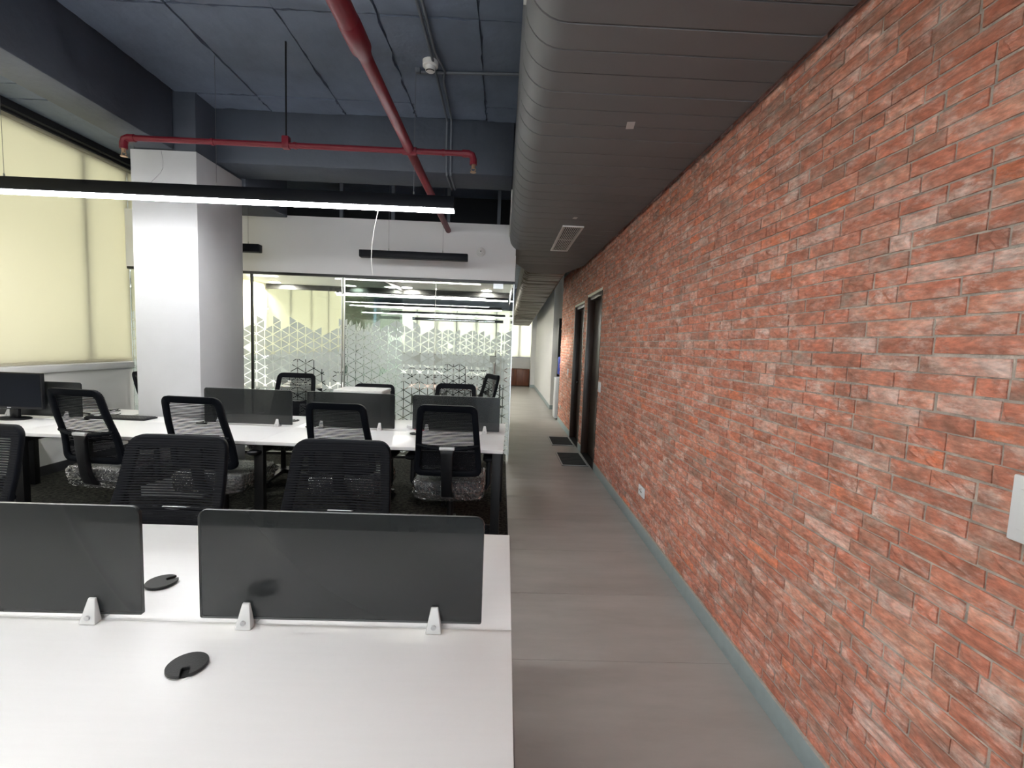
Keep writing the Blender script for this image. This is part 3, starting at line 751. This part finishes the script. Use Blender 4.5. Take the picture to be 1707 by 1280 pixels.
linear_lamp('pendant_lamp', 'unlit black linear pendant lamp hanging before the header', -1.65, -.43, 5.4, 2.422, 2.50, False, (-1.327, -.717), group='linear pendant lamps')
linear_lamp('pendant_lamp', 'unlit dark pendant lamp end peeping out beside the column', -3.3, -2.766, 5.4, 2.425, 2.512, False, (-3.2, -2.9), group='linear pendant lamps')
# lamps of the open office beyond the glass rooms
for i, (x0, x1, y, z) in enumerate(((-3.6, .08, 10.2, 2.42), (-3.0, -.05, 12.0, 2.33), (-3.2, .05, 13.4, 2.24), (-2.9, .0, 15.0, 2.16))):
    linear_lamp('pendant_lamp', ['lit linear lamp beyond the glass rooms, the first and highest looking', 'lit linear lamp beyond the glass rooms, second from the glass',
                'lit linear lamp beyond the glass rooms, third from the glass', 'thin unlit linear lamp beyond the glass rooms, nearest the end blinds'][i], x0, x1, y, z, z + .09, i < 3, (x0 + .4, x1 - .4), group='linear lamps beyond the glass', m_led=M['led_far'])

# ================================================================== WALL FITTINGS
sw = thing('switch_plate', 'large white switch plate at the right edge of the brick wall', 'switch', (XW - .009, .882, 1.182))
MB().box(-.012, 0, -.105, .105, -.074, .074).build('plate', M['plate'], sw, bevel=.004)
for yy in (-.06, 0, .06): MB().box(-.016, -.011, yy - .025, yy + .025, -.045, .045).build('rocker', M['plate'], sw, bevel=.002)
so = thing('wall_socket', 'small white power socket low on the brick wall', 'socket', (XW - .009, 3.6, .37), group='wall sockets')
MB().box(-.010, 0, -.072, .072, -.04, .04).build('plate', M['plate'], so, bevel=.003)
for (yy, zz) in ((0, .018), (-.012, -.006), (.012, -.006), (.04, .0)): MB().box(-.0115, -.0095, yy - .004, yy + .004, zz - .006, zz + .006).build('slot', M['socket'], so)
s2 = thing('switch_plate', 'white switch plate beside the nearer dark timber door', 'switch', (XW - .009, 5.39, 1.04))
MB().box(-.010, 0, -.06, .06, -.06, .06).build('plate', M['plate'], s2, bevel=.003)
MB().box(-.013, -.009, -.04, -.002, -.04, .04).build('rocker', M['plate'], s2, bevel=.001); MB().box(-.013, -.009, .002, .04, -.04, .04).build('rocker', M['plate'], s2, bevel=.001)
s3 = thing('switch_plate', 'small white switch plate past the further timber door', 'switch', (XW - .009, 8.03, 1.06))
MB().box(-.010, 0, -.045, .045, -.05, .05).build('plate', M['plate'], s3, bevel=.003); MB().box(-.013, -.009, -.02, .02, -.03, .03).build('rocker', M['plate'], s3, bevel=.001)
s4 = thing('wall_socket', 'pale socket low at the far end of the brick wall', 'socket', (XW - .009, 8.85, .33), group='wall sockets')
MB().box(-.010, 0, -.045, .045, -.045, .045).build('plate', M['cream'], s4, bevel=.003); MB().box(-.0115, -.0095, -.01, .01, -.012, .012).build('slot', M['socket'], s4)
# water dispenser in the niche
wd = thing('water_dispenser', 'white water dispenser with blue bottle behind the brick wall end', 'dispenser', (1.325, 9.55, 0))
MB().box(-.22, .14, -.17, .17,   .02, .86).build('body', M['plate'], wd, bevel=.015)
MB().box(-.18, .10, -.15, .15, 0, .025).build('foot', M['black_plastic'], wd)
for i in range(16): MB().box(-.15, .10, -.176, -.168, .12 + i * .042, .14 + i * .042).build('louvre', M['vent_black'], wd)
mb = MB(); mb.tube([(-.04, 0, .86), (-.04, 0, .89), (-.04, 0, .93), (-.04, 0, 1.24), (-.04, 0, 1.28), (-.04, 0, 1.29)], [.04, .06, .135, .135, .12, .03], 20); mb.build('water_bottle', M['blue'], wd)
dk = thing('wall_panel', 'narrow dark panel standing behind the water dispenser', 'panel', (1.37, 10.1, 0))
MB().box(-.16, .3, 0, .08, .02, 2.1).build('face', M['black_plastic'], dk, bevel=.006); MB().box(-.18, .32, -.02, .12, 0, .03).build('base', M['black_metal'], dk)
# doormats
def doormat(x0, x1, y0, y1, label):
    d = thing('doormat', label, 'doormat', ((x0 + x1) / 2, (y0 + y1) / 2, 0), group='doormats')
    hx, hy = (x1 - x0) / 2, (y1 - y0) / 2
    MB().box(-hx, hx, -hy, hy, .0005, .006).build('backing', M['rubber'], d)
    b = MB(); b.box(-hx, hx, -hy, -hy + .015, .006, .013); b.box(-hx, hx, hy - .015, hy, .006, .013); b.box(-hx, -hx + .015, -hy, hy, .006, .013); b.box(hx - .015, hx, -hy, hy, .006, .013)
    b.build('border', M['clip_screw'], d)
    n = 9
    for i in range(n):
        yy = -hy + .03 + (2 * hy - .06) * i / (n - 1); MB().box(-hx + .015, hx - .015, yy - .018, yy + .018, .006, .011).build('rib', M['rubber'], d)
doormat(.80, 1.135, 5.72, 6.42, 'dark ribbed doormat before the nearer timber door'); doormat(.80, 1.14, 6.9, 7.55, 'dark ribbed doormat before the further timber door')

# ================================================================== DESK BENCHES
def bench(name, label, loc, rz, tops, legs, length, depth, group):
    """origin at the right front corner on the floor, x runs left (negative), y towards the back"""
    B = thing(name, label, 'desk', loc, rz, group)
    for (x0, x1, y0, y1) in tops:
        mb = MB().box(x0, x1, y0, y1, .715, .74)
        mb.build('desktop', M['laminate'], B, bevel=.0022)
    for x in legs:
        for y0 in (.03, depth - .10):
            MB().box(x - .033, x + .033, y0, y0 + .05, 0.002, .715).build('leg', M['black_metal'], B, bevel=.003)
        MB().box(x - .03, x + .03, .08, depth - .10, .66, .714).build('cross_beam', M['black_metal'], B, bevel=.002)
    for y0 in (.16, depth - .21): MB().box(-length + .06, -.06, y0, y0 + .05, .672, .712).build('rail', M['black_metal'], B)
    MB().box(-length + .08, -.08, depth / 2 - .08, depth / 2 + .08, .60, .62).build('cable_tray', M['black_metal'], B)
    return B
NB = bench('desk_bench', 'near white desk bench in the foreground with two grey screens', (.046, .56, 0), R(-.4),
           [(-1.80, 0, 0, .617), (-1.80, 0, .619, 1.24), (-3.6, -1.803, 0, .617), (-3.6, -1.803, .619, 1.24)], (-.06, -1.8, -3.5), 3.6, 1.24, 'white desk benches')
FB_R = R(-1.3)
FB = bench('desk_bench', 'far white desk bench with black legs running behind the column', (.030, 3.272, 0), FB_R,
           [(-1.77, 0, 0, .565), (-1.77, 0, .567, 1.135), (-3.545, -1.772, 0, .565), (-2.64, -1.772, .567, 1.135), (-3.36, -2.642, .567, .83), (-4.53, -3.547, 0, .565), (-4.53, -3.362, .567, 1.135)], (-.045, -1.77, -3.52, -4.48), 4.53, 1.135, 'white desk benches')
def fb(x, y, z=0):
    """bench-local to world"""
    c, s = math.cos(FB_R), math.sin(FB_R)
    return (.030 + x * c - y * s, 3.272 + x * s + y * c, z)
# screens
def make_screen(w_, h_, r=.022):
    D = thing('desk_screen', '', 'screen', (0, 0, .74))
    o = [(x, -.006, z) for x, z in rrect(-w_ / 2, w_ / 2, .016, .016 + h_, (.006, .006, r, r), 6)]
    MB().prism(o, (0, .012, 0)).build('panel', M['acrylic'], D, bevel=.0015, seg=1)
    for x in (-.245, .245):
        c = MB()
        for s in (-1, 1):
            yy = s * .006; prof = [(x - .021, yy, 0.0005), (x + .021, yy, 0.0005), (x + .010, yy, .064), (x - .010, yy, .064)]
            prof2 = [(x - .021, s * .030, 0.0005), (x + .021, s * .030, 0.0005), (x + .009, s * .013, .062), (x - .009, s * .013, .062)]
            c.loft([prof, prof2])
        cl_ = c.build('clip', M['clip'], D, bevel=.0025, seg=2)
        MB().cyl((x, -.0245, .018), (x, -.0295, .0175), .0065, 14).build('screw', M['clip_screw'], cl_)
        MB().cyl((x, .0245, .018), (x, .0295, .0175), .0065, 14).build('screw', M['clip_screw'], cl_)
    return D
scr = make_screen(.737, .292)
scr_lab = [((-.399, 1.180, .74), 0, 'grey desk screen at the corridor end of the near bench'), ((-1.289, 1.187, .74), 0, 'grey desk screen cut off by the left edge, on the near bench')]
s_first = True
for loc, rz, lb in scr_lab:
    o = scr if s_first else copy_tree(scr); s_first = False
    place(o, loc, rz, lb, 'grey desk screens')
for i, (xc, lb) in enumerate(((-.385, 'grey desk screen on the far bench, nearest the corridor'), (-1.265, 'grey desk screen in the middle of the far bench, before the pale box'), (-2.125, 'grey desk screen on the far bench just right of the white column'), (-3.89, 'grey desk screen on the far bench behind the monitor'))):
    o = copy_tree(scr); place(o, fb(xc - .03, .585 + (.03 if i == 0 else 0), .74), FB_R, lb, 'grey desk screens')
# grommets
def make_grommet():
    """black cable-port lid: a disc with a square notch"""
    n = 28; r = .042; notch = .0085; out = []
    for i in range(n):
        a = PI / 2 + math.asin(notch / r) + (2 * PI - 2 * math.asin(notch / r)) * i / (n - 1)
        out.append((r * math.cos(a), r * math.sin(a), 0))
    out += [(notch, .017, 0), (.006, .012, 0), (-.006, .012, 0), (-notch, .017, 0)]
    G = thing('cable_grommet', '', 'grommet', (0, 0, .7405))
    MB().prism([(x, y, .0015) for x, y, z in out], (0, 0, .0075)).build('lid', M['grommet'], G, bevel=.0012, seg=1)
    MB().cyl((0, 0, 0.0002), (0, 0, .0015), .038, 24).build('hole', M['hole'], G)
    return G
gr = make_grommet(); gi = 0
for loc, rz, lb in (((-1.004, 1.367, .7405), R(-40), 'black cable grommet in the gap between the two near screens'), ((-.692, 1.013, .7405), R(205), 'black cable grommet nearest the camera, on the near desk'),
                    ((-.691, 1.352, .7405), R(-30), 'black cable grommet showing dimly through the near screen'),
                    (fb(-.73, .47, .7405), 0, 'black cable grommet on the far desk beside the chair nearest the corridor'), (fb(-1.64, .60, .7405), 0, 'black cable grommet beside the middle chair of the far bench'),
                    (fb(-1.90, .86, .7405), 0, 'black cable grommet behind the far screen right of the column'), (fb(-2.545, .58, .7405), 0, 'black cable grommet seen through the chair before the column'),
                    (fb(-3.75, .82, .7405), 0, 'black cable grommet behind the chair nearest the side window')):
    o = gr if gi == 0 else copy_tree(gr); gi += 1; place(o, loc, rz, lb, 'black cable grommets')

# ================================================================== CHAIRS
def make_chair():
    C = thing('task_chair', '', 'chair')
    Z0, Z1 = .555, 1.075
    def yb(x, z):
        t = (z - Z0) / (Z1 - Z0)
        return -(.205 + .125 * t) + .016 * (x / .22) ** 2 + .018 * math.exp(-((z - .74) / .11) ** 2)
    def outline(inset, r_b, r_t, n=6):
        b, t = .238 - inset, .205 - inset; z0, z1 = Z0 + inset, Z1 - inset * 1.15
        pts = []
        for (cx, cz, a0, q) in ((-b + r_b, z0 + r_b, PI, r_b), (b - r_b, z0 + r_b, 1.5 * PI, r_b), (t - r_t, z1 - r_t, 0, r_t), (-t + r_t, z1 - r_t, .5 * PI, r_t)):
            for i in range(n + 1):
                a = a0 + .5 * PI * i / n; pts.append((cx + q * math.cos(a), cz + q * math.sin(a)))
        # subdivide the long sides so they follow the curved back
        out = []
        for p, q in zip(pts, pts[1:] + pts[:1]):
            out.append(p); d = math.hypot(q[0] - p[0], q[1] - p[1])
            if d > .08:
                for k in range(1, 6): out.append((p[0] + (q[0] - p[0]) * k / 6, p[1] + (q[1] - p[1]) * k / 6))
        return out
    oo, ii = outline(0, .05, .055), outline(.042, .03, .022)
    n = len(oo); vs = []
    for (pts, d) in ((oo, .004), (oo, -.024), (ii, -.020), (ii, .002)):
        vs += [(x, yb(x, z) + d, z) for x, z in pts]
    fs = [(k * n + i, k * n + (i + 1) % n, ((k + 1) % 4) * n + (i + 1) % n, ((k + 1) % 4) * n + i) for k in range(4) for i in range(n)]
    MB().add(vs, fs).build('back_frame', M['back_plastic'], C, bevel=.003, seg=1, smooth=50)
    # mesh: fine horizontal yarns, one after another
    mb = MB(); z = Z0 + .008
    while z < Z1 - .012:
        t = (z - Z0) / (Z1 - Z0); hw = .238 - .033 * t - .004
        for d in (z + .007 - (Z1 - .055), Z0 + .05 - z):
            if d > 0: hw -= .055 - math.sqrt(max(.055 ** 2 - min(d, .054) ** 2, 0))
        hgt = .0066 if z > .775 else .0094
        row = []
        for zz in (z, z + hgt):
            row.append([(x, yb(x, zz) + .0065, zz) for x in [hw * (q / 5 - 1) for q in range(11)]])
        mb.loft(row, closed=False); z += .0102
    mb.build('mesh_fabric', M['mesh'], C)
    bar = []
    for q in range(13):
        x = .212 * (q / 6 - 1); e = 1 - (x / .212) ** 2
        bar.append((x, yb(x, .79 - .022 * e) - .020 - .028 * e, .785 - .022 * e))
    MB().tube(bar, .014, 8).build('lumbar_bar', M['back_plastic'], C)
    yc = yb(0, .765) - .048
    MB().cbox((0, yc - .006, .770), (.105, .032, .022)).build('silver_cap', M['silver'], C, bevel=.006)
    sp_ = []
    for (y, z, w_, t) in ((yc, .762, .05, .014), (yc - .004, .73, .042, .015), (yc + .004, .62, .038, .016), (yc + .02, .50, .038, .017), (yc + .045, .43, .040, .018), (yc + .10, .40, .045, .016), (-.06, .395, .05, .015)):
        sp_.append((y, z, w_, t))
    rings = []
    for i, (y, z, w_, t) in enumerate(sp_):
        a = Vector((0, sp_[min(i + 1, len(sp_) - 1)][0] - sp_[max(i - 1, 0)][0], sp_[min(i + 1, len(sp_) - 1)][1] - sp_[max(i - 1, 0)][1])).normalized()
        nn = Vector((0, -a.z, a.y))
        rings.append([Vector((sx * w_, y, z)) + nn * (sn * t) for sx, sn in ((-1, -1), (1, -1), (1, 1), (-1, 1))])
    MB().loft(rings).build('back_spine', M['black_plastic'], C, bevel=.006, smooth=50)
    # seat cushion
    def slab(x, y0, y1, z0, z1, r, bulge, jit=0, seed=1, nr=6):
        rn_ = random.Random(seed); rings = []
        prof = [(0, .55), (.12, .9), (.35, 1.0), (.65, 1.0), (.88, .96), (1, .78)]
        for f, s_ in prof:
            zz = z0 + (z1 - z0) * f; ins = (1 - s_) * .05
            ring = []
            for (px, py) in rrect(-x + ins, x - ins, y0 + ins, y1 - ins, r, nr):
                d = .02 * max(0, (py - (y1 - .1)) / .1) ** 2
                ring.append((px + rn_.uniform(-jit, jit), py + rn_.uniform(-jit, jit), zz - d + bulge * (f > .8) * (1 - (px / x) ** 2) * .0 + rn_.uniform(-jit, jit)))
            rings.append(ring)
        return MB().loft(rings)
    slab(.245, -.20, .27, .425, .505, .07, .01).build('seat', M['fabric'], C, smooth=60)
    wrap = slab(.256, -.225, .275, .375, .512, .07, .01, jit=.006, seed=5, nr=9)
    wrap.build('plastic_cover', M['plastic_wrap'], C, smooth=70)['label'] = 'crinkled clear plastic wrap around the seat'
    MB().box(-.10, .10, -.12, .12, .375, .425).build('tilt_mechanism', M['black_plastic'], C, bevel=.012)
    for s in (-1, 1):
        a = MB()
        a.tube([(s * .18, .0, .415), (s * .27, .0, .412), (s * .283, .0, .45), (s * .283, .0, .64)], [.02, .02, .022, .018], 8)
        a.loft([[(s * .283 + px, py, zz) for px, py in rrect(-.042 + g, .042 - g, -.13 + g, .13 - g, .03, 4)] for zz, g in ((.640, .008), (.648, 0), (.664, 0), (.670, .008))])
        a.build('armrest', M['black_plastic'], C, smooth=50)
    MB().cyl((0, 0, .12), (0, 0, .38), .026, 14).build('gas_lift', M['black_metal'], C)
    b = MB(); b.tube([(0, 0, .075), (0, 0, .085), (0, 0, .125)], [.045, .05, .036], 16)
    for k in range(5):
        a = 2 * PI * k / 5 + PI / 2; c, s_ = math.cos(a), math.sin(a)
        rings = []
        for rr, z, w_, t in ((.02, .10, .03, .022), (.15, .092, .026, .018), (.29, .078, .018, .012), (.325, .074, .016, .010)):
            rings.append([(rr * c - q * w_ * s_, rr * s_ + q * w_ * c, z + h_ * t) for q, h_ in ((-1, -1), (1, -1), (1, 1), (-1, 1))])
        b.loft(rings)
    b.build('star_base', M['black_plastic'], C, bevel=.003, smooth=40)
    for k in range(5):
        a = 2 * PI * k / 5 + PI / 2; c, s_ = math.cos(a), math.sin(a); x, y = .305 * c, .305 * s_
        w_ = MB()
        for q in (-1, 1):
            w_.cyl((x - q * .006 * s_, y + q * .006 * c, .031), (x - q * .022 * s_, y + q * .022 * c, .031), .0285, 14)
        w_.cyl((x, y, .035), (x, y, .07), .007, 8)
        w_.build('caster', M['black_plastic'], C)
    return C
chair = make_chair(); ci = 0
GC = 'black mesh task chairs'
chairs = [
    (-.355, 3.43, R(0), 1.0, 'black mesh task chair with plastic-wrapped seat, at the far desk nearest the corridor'),
    (-1.085, 3.43, R(-3), .99, 'black mesh task chair seen from behind at the middle of the far bench'),
    (-2.035, 3.43, R(-4), 1.0, 'black mesh task chair seen from behind, its back in front of the white column'),
    (-2.79, 3.45, R(-9), 1.02, 'black mesh task chair with silver plate and plastic-wrapped seat, nearest the side window'),
    (-.665, 1.64, R(180), .99, 'black mesh task chair facing the camera behind the right near screen'),
    (-1.345, 1.63, R(180), .99, 'black mesh task chair facing the camera behind the gap between near screens'),
    (-2.235, 1.68, R(180), 1.0, 'black mesh task chair cut off by the left edge behind the near bench'),
    (-2.25, 4.82, R(180), 1.02, 'black mesh chair behind the far bench just right of the column, facing the camera'),
    (-1.29, 4.43, R(180), .97, 'black mesh chair behind the far bench, hidden but for its top behind the pale box'),
    (-.47, 4.42, R(178), 1.0, 'black mesh chair behind the far bench nearest the corridor, facing the camera'),
    (-.40, 5.15, R(112), 1.07, 'black chair turned sideways by the handle of the glass door'),
    (-3.47, 5.05, R(-80), 1.0, 'black chair seen edge-on behind the left side of the column'),
]
for x, y, rz, sc, lb in chairs:
    o = chair if ci == 0 else copy_tree(chair); ci += 1
    place(o, (x, y, 0.002), rz, lb, GC, (1, 1, sc))

# ================================================================== THINGS ON THE FAR BENCH
mo = thing('monitor', 'black computer monitor on the far bench by the side window', 'monitor', fb(-4.03, .46, .74), FB_R)
MB().box(-.27, .27, 0, .03, .09, .385).build('housing', M['black_plastic'], mo, bevel=.004)
MB().box(-.262, .262, -.0025, .001, .108, .377).build('display', M['screen'], mo)
MB().box(-.25, .25, .03, .055, .14, .33).build('rear_shell', M['black_plastic'], mo, bevel=.012)
MB().cbox((0, -.001, .099), (.03, .003, .007)).build('badge', M['silver'], mo)
MB().box(-.035, .035, .03, .06, .01, .18).build('neck', M['black_plastic'], mo, bevel=.006)
MB().loft([[(.13 * a * math.cos(t), .03 + .085 * a * math.sin(t), z) for t in [2 * PI * q / 28 for q in range(28)]] for z, a in ((.0005, 1), (.008, 1), (.014, .9))]).build('foot', M['black_plastic'], mo, smooth=40)
kb = thing('keyboard', 'black keyboard lying before the column on the far bench', 'keyboard', (-3.22, 4.02, .7405), R(-3))
MB().box(-.225, .225, -.075, .075, 0.001, .014).build('case', M['black_plastic'], kb, bevel=.004)
key_me = None
for r_ in range(5):
    for c_ in range(16):
        if key_me is None:
            q = MB().box(-.0115, .0115, -.011, .011, 0, .006).build('key', M['key'], kb, bevel=.0015, seg=1); key_me = q.data
        else:
            q = bpy.data.objects.new('key', key_me); COL.objects.link(q); q.parent = kb
        q.location = (-.205 + c_ * .0273, -.055 + r_ * .0275, .0135)
ms = thing('computer_mouse', 'small black computer mouse beside the keyboard', 'mouse', (-3.47, 3.96, .7405), R(10))
MB().loft([[(.030 * a * math.cos(t), .052 * a * math.sin(t), z) for t in [2 * PI * q / 20 for q in range(20)]] for z, a in ((0.001, .92), (.010, 1), (.022, .88), (.030, .6), (.034, .25))]).build('shell', M['black_plastic'], ms, smooth=60)
MB().box(-.004, .004, .018, .034, .026, .036).build('wheel', M['clip_screw'], ms, bevel=.002)
cbn = thing('cable_bundle', 'tangle of black and white cables left of the column base', 'cables', (-3.50, 4.22, .7405))
rn = random.Random(9)
for k in range(5):
    pts = []
    ph = rn.uniform(0, 6)
    for q in range(26):
        a = q * .55 + ph; pts.append((.085 * math.cos(a) * (.5 + .5 * math.sin(q * .31 + k)) + rn.uniform(-.008, .008), .05 * math.sin(a) + rn.uniform(-.006, .006), .008 + .012 * k * .6 + .006 * math.sin(a * 2)))
    MB().tube(pts, .0038, 6).build('cable', M['cord'] if k % 2 else M['plastic_black_cord'], cbn)
bx = thing('printer_box', 'low pale grey printer shaped as a flat-topped box behind the middle far screen', 'box', fb(-1.27, .84, .74), FB_R)  # plain lidded box standing in for a printer
MB().box(-.21, .20, -.15, .15, 0.001, .285).build('body', M['box_grey'], bx, bevel=.008)
MB().box(-.215, .205, -.155, .155, .285, .318).build('lid', M['box_grey'], bx, bevel=.008)
MB().box(-.06, .06, -.158, -.15, .18, .2).build('front_slot', M['socket'], bx)
pk = thing('plastic_packet', 'crumpled white packet by the screen nearest the corridor', 'packet', fb(-.80, .70, .7405))
rn = random.Random(2); rings = []
for z, a in ((0.001, .8), (.012, 1), (.026, .8), (.036, .35)):
    rings.append([(.05 * a * math.cos(t) + rn.uniform(-.007, .007), .04 * a * math.sin(t) + rn.uniform(-.007, .007), z + rn.uniform(0, .006)) for t in [2 * PI * q / 14 for q in range(14)]])
MB().loft(rings).build('crumpled_film', M['vent_white'], pk, smooth=20)
MB().tube([(.02, -.03, .004), (.06, -.06, .003), (.11, -.07, .003), (.15, -.07, .003)], .003, 6).build('tie', M['pinkred'], pk)
# cables on the carpet
fcab = thing('floor_cable', 'black cable looping on the carpet by the window-side chair', 'cable', (-2.9, 3.3, 0))
MB().tube([(.25, .6, .006), (.18, .3, .006), (.0, .05, .006), (-.12, -.12, .006), (-.05, -.28, .006), (.15, -.32, .006), (.35, -.22, .006), (.5, -.25, .006)], .005, 6).build('loop', M['plastic_black_cord'], fcab)

# ================================================================== INSIDE THE GLASS ROOMS AND BEYOND
def table(label, loc, sx, sy, topm):
    T = thing('meeting_table', label, 'table', loc, group='tables in the glass rooms')
    MB().box(-sx / 2, sx / 2, -sy / 2, sy / 2, .71, .74).build('tabletop', topm, T, bevel=.004)
    for a in (-1, 1):
        for b in (-1, 1): MB().box(a * (sx / 2 - .08) - .025, a * (sx / 2 - .08) + .025, b * (sy / 2 - .08) - .025, b * (sy / 2 - .08) + .025, .002, .71).build('leg', M['black_metal'], T)
table('white table inside the glass room beside the side window', (-3.3, 7.5, 0), 1.8, 1.0, M['laminate'])
table('reddish wood table inside the glass room with the door', (-1.0, 7.9, 0), 1.2, .7, M['wood_red'])
for x, y, rz, lb in ((-3.7, 8.45, R(180), 'dark chair at the white table inside the window-side glass room'), (-2.7, 6.7, R(10), 'dark chair near the glass inside the window-side glass room'), (-.9, 8.6, R(180), 'dark chair behind the reddish table inside the glass room')):
    o = copy_tree(chair); place(o, (x, y, .002), rz, lb, 'chairs inside the glass rooms', (1, 1, 1))
for i, (yy, lb) in enumerate(((11.0, 'white desk bench beyond the glass rooms, nearer one'), (13.6, 'white desk bench beyond the glass rooms, further one'))):
    B = bench('desk_bench', lb, (-.4, yy, 0), 0, [(-3.6, 0, 0, .6), (-3.6, 0, .602, 1.2)], (-.05, -1.8, -3.55), 3.6, 1.2, 'benches beyond the glass')
